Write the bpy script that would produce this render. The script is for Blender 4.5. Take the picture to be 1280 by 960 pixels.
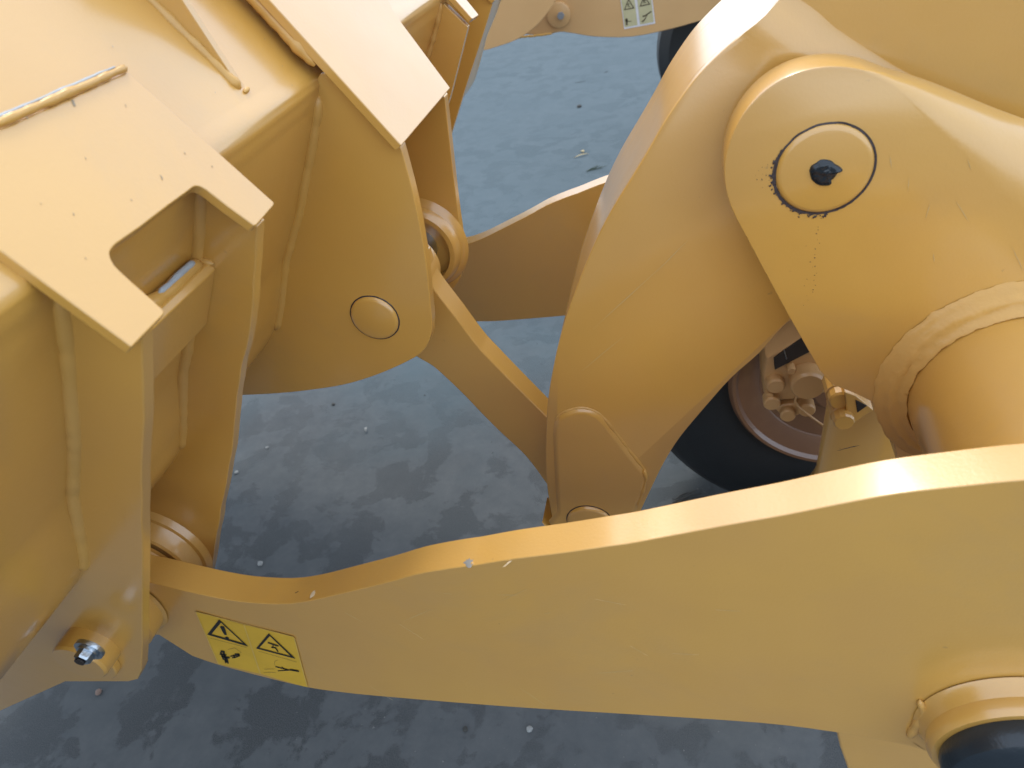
import bpy, bmesh, math, random
import numpy as np
from mathutils import Vector, Matrix, noise
random.seed(7)
S = bpy.context.scene
for o in list(bpy.data.objects): bpy.data.objects.remove(o)

# ------------------------------------------------------------------ camera
H = 2.43                     # height of the lens above the concrete
FPX = 856.0                  # focal length in photo pixels (1280 wide)
AX = np.array([0.970514830, 0.0, -0.241041417])
AY = np.array([0.188670090, -0.6223628, 0.75965002])
AZ = np.array([-0.15001521, -0.78272891, -0.60401233])
cd = bpy.data.cameras.new('camera'); cam = bpy.data.objects.new('camera', cd)
S.collection.objects.link(cam); S.camera = cam
cam.matrix_world = Matrix(((AX[0], -AX[1], -AX[2], 0), (AY[0], -AY[1], -AY[2], 0),
                           (AZ[0], -AZ[1], -AZ[2], H), (0, 0, 0, 1)))
cd.sensor_width = 36; cd.lens = 36 * FPX / 1280; cd.clip_start = .02; cd.clip_end = 500
cd.dof.use_dof = True; cd.dof.focus_distance = 1.45; cd.dof.aperture_fstop = 5.0

# ------------------------------------------------------------------ light
SUN_EL, SUN_AZ = 52.0, 108.0      # azimuth counted from +X towards +Y
el, az = math.radians(SUN_EL), math.radians(SUN_AZ)
W = bpy.data.worlds.new("World"); S.world = W; W.use_nodes = True
nt = W.node_tree; nt.nodes.clear()
sky = nt.nodes.new('ShaderNodeTexSky'); sky.sky_type = 'NISHITA'; sky.sun_disc = False
sky.sun_elevation = el; sky.sun_rotation = math.pi / 2 - az
sky.air_density = 1.0; sky.dust_density = 1.5; sky.ozone_density = 1.0
bg = nt.nodes.new('ShaderNodeBackground'); bg.inputs[1].default_value = 0.15
wo = nt.nodes.new('ShaderNodeOutputWorld')
hs = nt.nodes.new('ShaderNodeHueSaturation'); hs.inputs['Saturation'].default_value = 1.0      # thin overcast veil
mxs = nt.nodes.new('ShaderNodeMix'); mxs.data_type = 'RGBA'; mxs.inputs[0].default_value = .7
mxs.inputs[7].default_value = (5.3, 6.0, 6.9, 1)
nt.links.new(sky.outputs[0], hs.inputs['Color']); nt.links.new(hs.outputs[0], mxs.inputs[6])
nt.links.new(mxs.outputs[2], bg.inputs[0]); nt.links.new(bg.outputs[0], wo.inputs[0])
sl = bpy.data.lights.new('sun', 'SUN'); sl.energy = 0.6; sl.angle = math.radians(12); sl.color = (1, .93, .80)
so = bpy.data.objects.new('sun', sl); S.collection.objects.link(so)
sd = Vector((math.cos(el) * math.cos(az), math.cos(el) * math.sin(az), math.sin(el)))
so.rotation_euler = sd.to_track_quat('Z', 'Y').to_euler(); so.location = sd * 20
vs = S.view_settings; vs.view_transform = 'Standard'; vs.look = 'None'; vs.gamma = 1; vs.exposure = 1.2
vs.use_curve_mapping = False
S.render.engine = 'CYCLES'

# ------------------------------------------------------------------ measuring helpers
def U(p, Y):
    """photo pixel seen on the vertical plane at lateral distance Y -> (X, Z relative to lens)"""
    d = np.array([p[0] - 640, p[1] - 480, FPX]); s = Y / (d @ AY)
    return (float(d @ AX * s), float(d @ AZ * s))
def V(p, Y):
    x, z = U(p, Y); return Vector((x, Y, z + H))
def G(px, py, z=0.0):
    d = np.array([px - 640, py - 480, FPX]); s = (z - H) / (d @ AZ)
    return Vector((float(d @ AX * s), float(d @ AY * s), z))
def onpl(p, a, b):
    """ray through pixel met with the plane that contains the lateral axis and the line a-b (XZ)"""
    q = U(p, 1.0); d = (b[0] - a[0], b[1] - a[1])
    det = -q[0] * d[1] + d[0] * q[1]
    Y = (-a[0] * d[1] + d[0] * a[1]) / det
    return Vector((q[0] * Y, Y, q[1] * Y + H))
def px(pts, Y): return [U(p, Y) for p in pts]
def arc(c, r, a0, a1, n=14):
    return [(c[0] + r * math.cos(math.radians(a0 + (a1 - a0) * i / n)), c[1] + r * math.sin(math.radians(a0 + (a1 - a0) * i / n))) for i in range(n + 1)]
def smooth(pts, n=5):
    """Catmull-Rom through open chain"""
    out = []; P = [pts[0]] + list(pts) + [pts[-1]]
    for i in range(1, len(P) - 2):
        for k in range(n):
            t = k / n; a, b, c, d = P[i - 1], P[i], P[i + 1], P[i + 2]
            out.append(tuple(.5 * (2 * b[j] + (c[j] - a[j]) * t + (2 * a[j] - 5 * b[j] + 4 * c[j] - d[j]) * t * t + (3 * b[j] - a[j] - 3 * c[j] + d[j]) * t ** 3) for j in range(len(b))))
    out.append(tuple(pts[-1])); return out

# ------------------------------------------------------------------ materials
def mat(name):
    m = bpy.data.materials.new(name); m.use_nodes = True
    return m, m.node_tree.nodes, m.node_tree.links, m.node_tree.nodes['Principled BSDF']
def paint(name, col, col2, rough=.38, bump=.13, speck=True, coat=1.0, wave=.25):
    m, N, L, b = mat(name)
    tc = N.new('ShaderNodeTexCoord')
    n1 = N.new('ShaderNodeTexNoise'); n1.inputs['Scale'].default_value = 3.2; n1.inputs['Detail'].default_value = 6
    L.new(tc.outputs['Object'], n1.inputs['Vector'])
    mx = N.new('ShaderNodeMix'); mx.data_type = 'RGBA'; mx.inputs[6].default_value = (*col, 1); mx.inputs[7].default_value = (*col2, 1)
    r = N.new('ShaderNodeMapRange'); r.inputs[1].default_value = .35; r.inputs[2].default_value = .68
    L.new(n1.outputs[0], r.inputs[0]); L.new(r.outputs[0], mx.inputs[0])
    last = mx.outputs[2]
    if speck:
        n2 = N.new('ShaderNodeTexNoise'); n2.inputs['Scale'].default_value = 46; n2.inputs['Detail'].default_value = 5
        L.new(tc.outputs['Object'], n2.inputs['Vector'])
        r2 = N.new('ShaderNodeMapRange'); r2.inputs[1].default_value = .74; r2.inputs[2].default_value = .80; r2.inputs[4].default_value = .3
        L.new(n2.outputs[0], r2.inputs[0])
        m2 = N.new('ShaderNodeMix'); m2.data_type = 'RGBA'; m2.inputs[7].default_value = (.09, .075, .06, 1)
        L.new(r2.outputs[0], m2.inputs[0]); L.new(last, m2.inputs[6]); last = m2.outputs[2]
    st = N.new('ShaderNodeTexNoise'); st.inputs['Scale'].default_value = 2.2; st.inputs['Detail'].default_value = 12; st.inputs['Roughness'].default_value = .7; st.inputs['Distortion'].default_value = .6
    L.new(tc.outputs['Object'], st.inputs['Vector'])
    rs = N.new('ShaderNodeMapRange'); rs.inputs[1].default_value = .52; rs.inputs[2].default_value = .78; rs.inputs[4].default_value = .32
    L.new(st.outputs[0], rs.inputs[0])
    m3 = N.new('ShaderNodeMix'); m3.data_type = 'RGBA'; m3.inputs[7].default_value = (.40, .26, .12, 1)
    L.new(rs.outputs[0], m3.inputs[0]); L.new(last, m3.inputs[6]); last = m3.outputs[2]
    L.new(last, b.inputs['Base Color'])
    n3 = N.new('ShaderNodeTexNoise'); n3.inputs['Scale'].default_value = 5; n3.inputs['Detail'].default_value = 8
    L.new(tc.outputs['Object'], n3.inputs['Vector'])
    r3 = N.new('ShaderNodeMapRange'); r3.inputs[1].default_value = .3; r3.inputs[2].default_value = .7
    r3.inputs[3].default_value = rough - .05; r3.inputs[4].default_value = rough + .09
    L.new(n3.outputs[0], r3.inputs[0]); L.new(r3.outputs[0], b.inputs['Roughness'])
    b.inputs['Coat Weight'].default_value = coat; b.inputs['Coat Roughness'].default_value = .18; b.inputs['Coat IOR'].default_value = 1.62
    n4 = N.new('ShaderNodeTexNoise'); n4.inputs['Scale'].default_value = 210; n4.inputs['Detail'].default_value = 2
    n5 = N.new('ShaderNodeTexNoise'); n5.inputs['Scale'].default_value = 7; n5.inputs['Detail'].default_value = 2
    L.new(tc.outputs['Object'], n4.inputs['Vector']); L.new(tc.outputs['Object'], n5.inputs['Vector'])
    b1 = N.new('ShaderNodeBump'); b1.inputs['Strength'].default_value = bump; b1.inputs['Distance'].default_value = .002
    b2 = N.new('ShaderNodeBump'); b2.inputs['Strength'].default_value = wave; b2.inputs['Distance'].default_value = .008
    L.new(n4.outputs[0], b1.inputs['Height']); L.new(n5.outputs[0], b2.inputs['Height'])
    L.new(b1.outputs[0], b2.inputs['Normal']); L.new(b2.outputs[0], b.inputs['Normal'])
    return m
YEL = (.61, .328, .062)
M_paint = paint('yellow_paint', YEL, (.575, .305, .066))
M_weld = paint('painted_weld', (.61, .33, .066), (.54, .30, .085), rough=.48, bump=.25, speck=True, coat=.25)
M_bare = paint('scuffed_grey_metal', (.16, .19, .22), (.30, .29, .26), rough=.5, bump=.3)
M_far = paint('hazed_yellow_paint', (.55, .32, .13), (.52, .30, .12), rough=.5, coat=.3)  # distance haze put into the far loader's paint colour; caliper shares it
M_rim = paint('brown_rim_paint', (.22, .105, .05), (.17, .08, .04), rough=.55)
def plain(name, col, rough=.5, metal=0, bump=0, bscale=200, col2=None, cscale=20):
    m, N, L, b = mat(name)
    b.inputs['Base Color'].default_value = (*col, 1); b.inputs['Roughness'].default_value = rough; b.inputs['Metallic'].default_value = metal
    tc = N.new('ShaderNodeTexCoord')
    n = N.new('ShaderNodeTexNoise'); n.inputs['Scale'].default_value = cscale; n.inputs['Detail'].default_value = 5
    L.new(tc.outputs['Object'], n.inputs['Vector'])
    mx = N.new('ShaderNodeMix'); mx.data_type = 'RGBA'; mx.inputs[6].default_value = (*col, 1)
    mx.inputs[7].default_value = (*(col2 or tuple(c * .75 for c in col)), 1)
    L.new(n.outputs[0], mx.inputs[0]); L.new(mx.outputs[2], b.inputs['Base Color'])
    if bump:
        n2 = N.new('ShaderNodeTexNoise'); n2.inputs['Scale'].default_value = bscale
        L.new(tc.outputs['Object'], n2.inputs['Vector'])
        bp = N.new('ShaderNodeBump'); bp.inputs['Strength'].default_value = bump; bp.inputs['Distance'].default_value = .003
        L.new(n2.outputs[0], bp.inputs['Height']); L.new(bp.outputs[0], b.inputs['Normal'])
    return m
M_paint.node_tree.nodes['Principled BSDF'].inputs['IOR'].default_value = 1.6
M_grease = plain('black_grease', (.012, .018, .024), .22, bump=.6, bscale=90)
M_dirtgrease = plain('dried_grease', (.05, .035, .035), .6, bump=.4)
M_black = plain('black_rubber', (.010, .012, .014), .55, bump=.3, bscale=120)
M_seal = plain('black_hub_cap', (.018, .026, .034), .28, bump=.15)
M_zinc = plain('zinc_steel', (.52, .58, .64), .28, 1.0, bump=.2)
M_hole = plain('dark_socket', (.03, .022, .018), .7)
M_decal = plain('decal_yellow', (.72, .43, .035), .45)
M_decalfar = plain('decal_pale_yellow', (.52, .46, .26), .45)
M_decaledge = plain('decal_border', (.72, .48, .12), .4)
M_decalwhite = plain('decal_white_border', (.70, .66, .66), .45)
M_ink = plain('decal_ink', (.015, .014, .012), .45)
M_inkfar = plain('decal_ink_faded', (.10, .075, .04), .5)
M_scratchw = plain('pale_scratch', (.62, .47, .28), .5)
M_smudge = plain('faint_smudge', (.34, .26, .16), .5)
M_stone = plain('pale_stone', (.30, .31, .30), .8, bump=.5)
M_darkbit = plain('dark_debris', (.05, .05, .045), .8, bump=.5)
M_leaf = plain('dry_leaf', (.42, .33, .16), .7)
M_green = plain('green_twig', (.035, .06, .035), .7)
M_primer = plain('grey_blue_caulk', (.34, .40, .50), .5, bump=.4, col2=(.45, .45, .38), cscale=30)

# ------------------------------------------------------------------ mesh helpers
def ob(name, bm, m, parent=None, bevel=0, seg=2, sharp=32, stuff=False):
    me = bpy.data.meshes.new(name)
    bmesh.ops.recalc_face_normals(bm, faces=bm.faces)
    bm.to_mesh(me); bm.free(); me.materials.append(m)
    for p in me.polygons: p.use_smooth = True
    me.set_sharp_from_angle(angle=math.radians(sharp))
    o = bpy.data.objects.new(name, me); S.collection.objects.link(o)
    if bevel:
        md = o.modifiers.new('bevel', 'BEVEL'); md.width = bevel; md.segments = seg; md.limit_method = 'ANGLE'
        md.angle_limit = math.radians(sharp); md.harden_normals = True
    if parent: o.parent = parent; o.matrix_parent_inverse = parent.matrix_world.inverted()
    if stuff: o['kind'] = 'stuff'
    return o
def thing(name, loc, label, cat, group=None):
    o = bpy.data.objects.new(name, None); S.collection.objects.link(o); o.location = loc
    o.matrix_world = Matrix.Translation(Vector(loc))
    o['label'] = label; o['category'] = cat
    if group: o['group'] = group
    o.empty_display_size = .1
    return o
def tag(o, label, cat, group=None):
    o['label'] = label; o['category'] = cat
    if group: o['group'] = group
    return o
def clean(loop, eps=1e-4):
    out = []
    for p in loop:
        if not out or (abs(p[0] - out[-1][0]) + abs(p[1] - out[-1][1])) > eps: out.append(p)
    if abs(out[0][0] - out[-1][0]) + abs(out[0][1] - out[-1][1]) < eps: out.pop()
    return out
def loops_bm(loops, bm=None):
    """loops: [(list of XZ, Y)] with equal counts -> capped solid"""
    bm = bm or bmesh.new(); R = []
    for L, Y in loops:
        R.append([bm.verts.new((p[0], (Y[i] if isinstance(Y, list) else Y), p[1] + H)) for i, p in enumerate(L)])
    n = len(R[0])
    for a, b in zip(R, R[1:]):
        for i in range(n): bm.faces.new((a[i], a[(i + 1) % n], b[(i + 1) % n], b[i]))
    bm.faces.new(R[0][::-1]); bm.faces.new(R[-1])
    return bm
def plate(name, outline, Y, t, m, parent, bevel=.003, rag=0.0, seg=2):
    L = clean(outline)
    if rag:
        L = [(p[0] + rag * noise.noise(Vector((p[0] * 23, p[1] * 23, Y))), p[1] + rag * noise.noise(Vector((p[0] * 23 + 9, p[1] * 23, Y)))) for p in L]
    return ob(name, loops_bm([(L, Y), (L, Y + t)]), m, parent, bevel, seg)
def slab(name, pts3, t, m, parent, bevel=.002):
    """planar polygon given in 3-D, thickened by t away from the camera side"""
    bm = bmesh.new(); P = [Vector(p) for p in pts3]
    n = Vector((0, 0, 0))
    for i in range(len(P)): n += P[i].cross(P[(i + 1) % len(P)])
    n.normalize()
    c = sum(P, Vector()) / len(P)
    if n.dot(Vector((0, 0, H)) - c) > 0: n = -n
    a = [bm.verts.new(p) for p in P]; b = [bm.verts.new(p + n * t) for p in P]
    k = len(P)
    for i in range(k): bm.faces.new((a[i], a[(i + 1) % k], b[(i + 1) % k], b[i]))
    bm.faces.new(a[::-1]); bm.faces.new(b)
    return ob(name, bm, m, parent, bevel)
def lathe(c, prof, n=64, bm=None, a0=0, wob=0):
    """prof: [(radius, Y)], axis parallel to the pins through XZ point c"""
    bm = bm or bmesh.new(); R = []
    for r, Y in prof:
        R.append([bm.verts.new((c[0] + (r + (wob * noise.noise(Vector((i * .5, Y * 40, r * 20))) if wob else 0)) * math.cos(2 * math.pi * i / n + a0), Y,
                                c[1] + H + (r + (wob * noise.noise(Vector((i * .5, Y * 40, r * 20))) if wob else 0)) * math.sin(2 * math.pi * i / n + a0))) for i in range(n)])
    for a, b in zip(R, R[1:]):
        for i in range(n): bm.faces.new((a[i], a[(i + 1) % n], b[(i + 1) % n], b[i]))
    if prof[0][0] > 1e-5: bm.faces.new(R[0][::-1])
    if prof[-1][0] > 1e-5: bm.faces.new(R[-1])
    return bm
def ring(c, prof, n=64, bm=None, wob=0, rip=0):
    """closed section swept round the pin axis (no caps)"""
    bm = bm or bmesh.new(); R = []
    for r, Y in prof:
        row = []
        for i in range(n):
            w = wob * noise.noise(Vector((math.cos(2 * math.pi * i / n) * 9 * max(r, .1) * 6, math.sin(2 * math.pi * i / n) * 9 * max(r, .1) * 6, Y * 60)))
            w += rip * math.sin(i * 1.7 + 2 * noise.noise(Vector((i * .11, r * 50, 1))))
            row.append(bm.verts.new((c[0] + (r + w) * math.cos(2 * math.pi * i / n), Y + w * .5, c[1] + H + (r + w) * math.sin(2 * math.pi * i / n))))
        R.append(row)
    R.append(R[0])
    for a, b in zip(R, R[1:]):
        for i in range(n): bm.faces.new((a[i], a[(i + 1) % n], b[(i + 1) % n], b[i]))
    return bm
def tube(path, r, bm=None, n=8, wob=0.0, flat=1.0, ripple=0.0):
    bm = bm or bmesh.new(); P = [Vector(p) for p in path]; R = []
    for i, p in enumerate(P):
        t = (P[min(i + 1, len(P) - 1)] - P[max(i - 1, 0)]).normalized()
        u = t.cross(Vector((.13, .31, .94))).normalized(); v = t.cross(u)
        e = min(1, (min(i, len(P) - 1 - i) + .6) / 2.0)
        k = r * e * (1 + wob * noise.noise(p * 55) + ripple * math.sin(i * 2.1))
        o = Vector((noise.noise(p * 31), noise.noise(p * 31 + Vector((5, 5, 5))), noise.noise(p * 31 + Vector((9, 2, 1))))) * r * wob * .5
        R.append([bm.verts.new(p + o + (u * math.cos(2 * math.pi * j / n) + v * math.sin(2 * math.pi * j / n) * flat) * k) for j in range(n)])
    for a, b in zip(R, R[1:]):
        for j in range(n): bm.faces.new((a[j], a[(j + 1) % n], b[(j + 1) % n], b[j]))
    bm.faces.new(R[0][::-1]); bm.faces.new(R[-1])
    return bm
def dens(pts, step=.006):
    out = []; P = [Vector(p) for p in pts]
    for a, b in zip(P, P[1:]):
        k = max(1, int((b - a).length / step))
        for i in range(k): out.append(a.lerp(b, i / k))
    out.append(P[-1]); return out
def weld(pts, r, parent, m=None, wob=.5, name='weld_bead'):
    return ob(name, tube(dens(pts, r * .8), r, n=8, wob=wob, ripple=.03), m or M_weld, parent, sharp=60)
def y3(q, Y): return Vector((q[0], Y, q[1] + H))

# ------------------------------------------------------------------ ground
def concrete():
    m, N, L, b = mat('stained_concrete')
    tc = N.new('ShaderNodeTexCoord')
    def nz(sc, det=6, rough=.55, dist=0):
        n = N.new('ShaderNodeTexNoise'); n.inputs['Scale'].default_value = sc; n.inputs['Detail'].default_value = det
        n.inputs['Roughness'].default_value = rough; n.inputs['Distortion'].default_value = dist
        L.new(tc.outputs['Object'], n.inputs['Vector']); return n
    def rng(src, a, b_, c=0, d=1):
        r = N.new('ShaderNodeMapRange'); r.inputs[1].default_value = a; r.inputs[2].default_value = b_; r.inputs[3].default_value = c; r.inputs[4].default_value = d
        L.new(src, r.inputs[0]); return r.outputs[0]
    def mix(f, a, b_):
        x = N.new('ShaderNodeMix'); x.data_type = 'RGBA'
        for s, v in ((6, a), (7, b_)):
            if isinstance(v, tuple): x.inputs[s].default_value = (*v, 1)
            else: L.new(v, x.inputs[s])
        if isinstance(f, float): x.inputs[0].default_value = f
        else: L.new(f, x.inputs[0])
        return x.outputs[2]
    big = nz(4.2, 9, .60, .25); patch = rng(big.outputs[0], .50, .535)
    area = rng(nz(.55, 3).outputs[0], .40, .60)
    c1 = mix(rng(nz(9, 9, .7).outputs[0], .3, .7), (.088, .096, .101), (.118, .126, .130))      # worn smooth
    c2 = mix(rng(nz(300, 4, .7).outputs[0], .36, .64), (.036, .041, .044), (.110, .116, .119))   # rough, aggregate showing
    pm = N.new('ShaderNodeMath'); pm.operation = 'MULTIPLY'; L.new(patch, pm.inputs[0]); L.new(rng(area, 0, 1, .35, 1), pm.inputs[1])
    c = mix(pm.outputs[0], c1, c2)
    c = mix(rng(nz(1.3, 6, .6).outputs[0], .45, .72, 0, .5), c, (.070, .080, .085))
    c = mix(rng(nz(2.1, 5, .7).outputs[0], .62, .72, 0, .35), c, (.14, .15, .15))
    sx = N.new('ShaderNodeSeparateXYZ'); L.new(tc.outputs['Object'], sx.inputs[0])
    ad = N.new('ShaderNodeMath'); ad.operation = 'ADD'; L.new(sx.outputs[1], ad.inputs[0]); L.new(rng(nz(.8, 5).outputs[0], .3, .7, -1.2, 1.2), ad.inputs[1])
    c = mix(rng(ad.outputs[0], 2.2, 4.2, 0, .55), c, (.088, .130, .150))  # paler and tealer with distance: far haze put into the concrete colour
    c = mix(rng(nz(160, 3).outputs[0], .70, .76, 0, .35), c, (.3, .3, .29))
    L.new(c, b.inputs['Base Color'])
    b.inputs['Roughness'].default_value = .92; b.inputs['Specular IOR Level'].default_value = .15
    h = N.new('ShaderNodeMath'); h.operation = 'MULTIPLY'; L.new(nz(260, 4, .7).outputs[0], h.inputs[0]); L.new(rng(patch, 0, 1, .15, 1), h.inputs[1])
    bp = N.new('ShaderNodeBump'); bp.inputs['Strength'].default_value = .6; bp.inputs['Distance'].default_value = .004
    L.new(h.outputs[0], bp.inputs['Height'])
    bp2 = N.new('ShaderNodeBump'); bp2.inputs['Strength'].default_value = .12; bp2.inputs['Distance'].default_value = .006
    L.new(nz(5, 6).outputs[0], bp2.inputs['Height']); L.new(bp.outputs[0], bp2.inputs['Normal'])
    L.new(bp2.outputs[0], b.inputs['Normal'])
    return m
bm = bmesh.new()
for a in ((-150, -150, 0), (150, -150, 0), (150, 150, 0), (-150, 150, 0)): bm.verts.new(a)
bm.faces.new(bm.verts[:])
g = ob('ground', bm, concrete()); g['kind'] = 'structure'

# ================================================================== LIFT ARM FRAME
frame = thing('lift_arm_frame', (.1, 1.3, 1.4), 'yellow steel lift arm frame with two long arms, cross tube and warning sticker', 'lift arm')
PIN = (-1.055, -1.01)                                  # bucket pivot (XZ)
HUB = (.475, -1.12)
arm_top = smooth([(168, 724), (200, 731), (225, 737), (260, 745), (300, 752), (349, 755), (386, 751), (430, 741), (480, 729), (520, 718), (560, 711), (590, 707)], 3) + \
    smooth([(594, 706.5), (640, 699), (700, 691.5), (760, 683), (800, 677), (900, 658), (980, 644), (1050, 630), (1122, 617), (1200, 608), (1280, 600), (1400, 592)], 3)
arm_bot = smooth([(1164, 941), (1126, 930), (1040, 915), (950, 904), (800, 894), (700, 888), (600, 881), (480, 871), (430, 866), (382, 859), (320, 844), (272, 831), (240, 820)], 3)
AR = px(arm_top, .60) + [(.56, -.70), (.66, -1.0)] + arc(HUB, .15, 20, -150, 14) + px(arm_bot, .60) + arc(PIN, .118, 285, 72, 18)
for k, Y in ((0, .60), (1, 1.96)):
    a = plate('lift_arm', AR, Y, .056, M_paint, frame, .0018, seg=2)
# collars welded to the arm ends
for Y0, Y1, s in ((.552, .598, 1), (.656, .672, 1)):
    ob('pin_collar', lathe(PIN, [(0.0001, Y0), (.088, Y0), (.094, Y0 + .006), (.094, Y1 - .004), (.10, Y1), (.0001, Y1)], 64), M_paint, frame, sharp=30)
# tube between the arms
TC = (.53, -.82)
ob('cross_tube', lathe(TC, [(.155, .662), (.155, 1.028)], 72), M_paint, frame, sharp=40)
ob('cross_tube', lathe(TC, [(.155, 1.542), (.155, 1.958)], 72), M_paint, frame, sharp=40)
# mount plates for the bell crank
mf = [(1122, 580), (1120, 562), (1114, 542), (1104, 520), (1089, 502), (1066, 491), (1040, 481), (1025, 464), (1000, 420), (978, 381), (956, 340), (930, 291)]
ml = smooth([(930, 291), (915, 262), (907, 235), (905.5, 210), (909, 187), (917, 164), (930, 141), (948, 120), (970, 103), (995, 91), (1025, 84), (1055, 83), (1085, 88)], 4)
A0 = px(mf[:-1] + ml, 1.03); na = len(A0)
rF = smooth([(1112, 104), (1145, 135), (1180, 170), (1225, 215), (1280, 268), (1420, 380)], 4)
r1 = smooth([(1112, 97), (1150, 118), (1185, 145), (1230, 180), (1280, 222), (1420, 320)], 4)
r2 = smooth([(1112, 93), (1150, 106), (1190, 126), (1235, 151), (1280, 180), (1420, 255)], 4)
r3 = smooth([(1112, 88), (1150, 99), (1190, 114), (1235, 133), (1280, 150), (1420, 200)], 4)
tail = [(1420, 700), (1180, 640)]
def shr(L, c, k): return [((p[0] - c[0]) * k + c[0], (p[1] - c[1]) * k + c[1]) for p in L]
pc = U((1030, 212), 1.03)
T_ = px(tail, 1.03)
def mloop(r, Y, inset): return ([(p[0], p[1]) for p in A0], r, Y, inset)
def inset_loop(L, d):
    n = len(L); out = []
    ar = sum(L[i][0] * L[(i + 1) % n][1] - L[(i + 1) % n][0] * L[i][1] for i in range(n)); s = 1 if ar > 0 else -1
    for i in range(n):
        a, b, c = L[i - 1], L[i], L[(i + 1) % n]
        t = Vector((c[0] - a[0], c[1] - a[1])).normalized()
        out.append((b[0] - s * t.y * d, b[1] + s * t.x * d))
    return out
Ain = inset_loop(A0 + px(rF, 1.03) + T_, .0028)[:na]
def mk(Aset, r, Y, Yp): return (Aset + px(r, Yp) + T_, Y)
n3 = len(rF) + 2
loops = [(Ain + px(rF, 1.03) + T_, 1.03),
         (inset_loop(A0 + px(rF, 1.03) + T_, .0007)[:na] + px(r1, 1.034) + T_, [1.0307] * na + [1.035] * len(rF) + [1.0318] * 2),
         (A0 + px(r2, 1.048) + T_, [1.0328] * na + [1.052] * len(rF) + [1.0328] * 2),
         (A0 + px(r3, 1.085), None)]
loops[3] = (A0 + px(r3, 1.085) + T_, [1.085] * na + [1.088] * len(rF) + [1.085] * 2)
loops.append((A0 + px(r3, 1.085) + T_, 1.095))
ob('mount_plate', loops_bm(loops), M_paint, frame, sharp=50)
MP = clean(A0 + px(r3, 1.085) + T_)
plate('mount_plate', MP, 1.475, .06, M_paint, frame)
# big ragged weld round the tube
bm = ring(TC, [(.150, 1.012), (.157, 1.000), (.165, 1.004), (.170, 1.011), (.176, 1.010), (.184, 1.015), (.189, 1.021), (.195, 1.022), (.203, 1.029), (.15, 1.034)], 460, wob=.0035, rip=.0003)
ob('weld_bead', bm, M_weld, frame, sharp=75)
ob('weld_bead', ring(TC, [(.150, .69), (.162, .68), (.175, .663), (.15, .661)], 120, wob=.004), M_weld, frame, sharp=75)
# hub with black cap
ob('cylinder_hub', lathe(HUB, [(.130, .598), (.125, .592), (.122, .584), (.119, .576), (.121, .562), (.119, .556), (.116, .551), (.0001, .551)], 96), M_paint, frame, sharp=28)
h = ob('hub_cap', lathe(HUB, [(.106, .552), (.109, .545), (.109, .528), (.104, .517), (.093, .510), (.065, .506), (.0001, .504)], 96), M_seal, frame, sharp=30)
# raised weld patch left of hub and lug behind the arm
weld([V((1150, 876), .597), V((1154, 892), .594), V((1146, 906), .596), V((1136, 922), .598)], .006, frame, wob=.6)
plate('cylinder_lug', px([(1043, 905), (1050, 935), (1064, 975), (1110, 1050), (1250, 1050), (1240, 905)], .74), .74, .09, M_paint, frame, .006)

# bump weld and chips on the arm's top edge
weld([V((590, 706), .601), V((594, 694), .632), V((598, 684), .661)], .0022, frame)
def blob(c3, rad, h, m, parent, name, nrm, n=18, jag=.35, seed=0):
    """small irregular raised splat on a surface with normal nrm"""
    bm = bmesh.new(); nrm = Vector(nrm).normalized(); u = nrm.orthogonal().normalized(); v = nrm.cross(u)
    top = bm.verts.new(Vector(c3) + nrm * h); R = []; R2 = []
    for i in range(n):
        a = 2 * math.pi * i / n
        k = 1 + jag * noise.noise(Vector((math.cos(a) * 2.3 + seed * 3.1, math.sin(a) * 2.3, seed)))* 2
        d = u * math.cos(a) * rad[0] * k + v * math.sin(a) * rad[1] * k
        R.append(bm.verts.new(Vector(c3) + d)); R2.append(bm.verts.new(Vector(c3) + d * .75 + nrm * h * .8))
    for i in range(n):
        j = (i + 1) % n
        bm.faces.new((R[i], R[j], R2[j], R2[i])); bm.faces.new((R2[i], R2[j], top))
    return ob(name, bm, m, parent, sharp=80)
tn = Vector((-.3, 0, .95))
blob(V((586, 704), .605), (.006, .0105), .0006, M_bare, frame, 'paint_chip', tn, seed=1)
blob(V((640, 699.5), .602), (.016, .0022), .0005, M_scratchw, frame, 'paint_chip', tn, seed=3)
def streak(a, b, w, m, parent, name='scratch', h=.0006, n=None):
    a, b = Vector(a), Vector(b); nn = Vector(n).normalized() if n else Vector((0, -1, 0))
    s = (b - a).cross(nn).normalized() * w
    bm = bmesh.new(); k = 8; rows = []
    for i in range(k + 1):
        t = i / k; ww = (math.sin(math.pi * min(max(t, .04), .96))) * (1 + .6 * noise.noise(Vector((t * 5, a.x * 30, 0))))
        c = a.lerp(b, t) + s * noise.noise(Vector((t * 4, a.z * 40, 3))) * .8
        rows.append((bm.verts.new(c + s * ww), bm.verts.new(c + nn * h), bm.verts.new(c - s * ww)))
    for p, q in zip(rows, rows[1:]):
        bm.faces.new((p[0], p[1], q[1], q[0])); bm.faces.new((p[1], p[2], q[2], q[1]))
    return ob(name, bm, m, parent, sharp=80)
streak(V((592, 699), .612), V((612, 689), .634), .0010, M_dirtgrease, frame, n=tn)
streak(V((388, 748), .603), V((394, 738), .62), .004, M_scratchw, frame, n=(0, 0, 1))
streak(V((362, 745), .622), V((373, 739), .622), .0012, M_dirtgrease, frame, n=(0, 0, 1))

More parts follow.
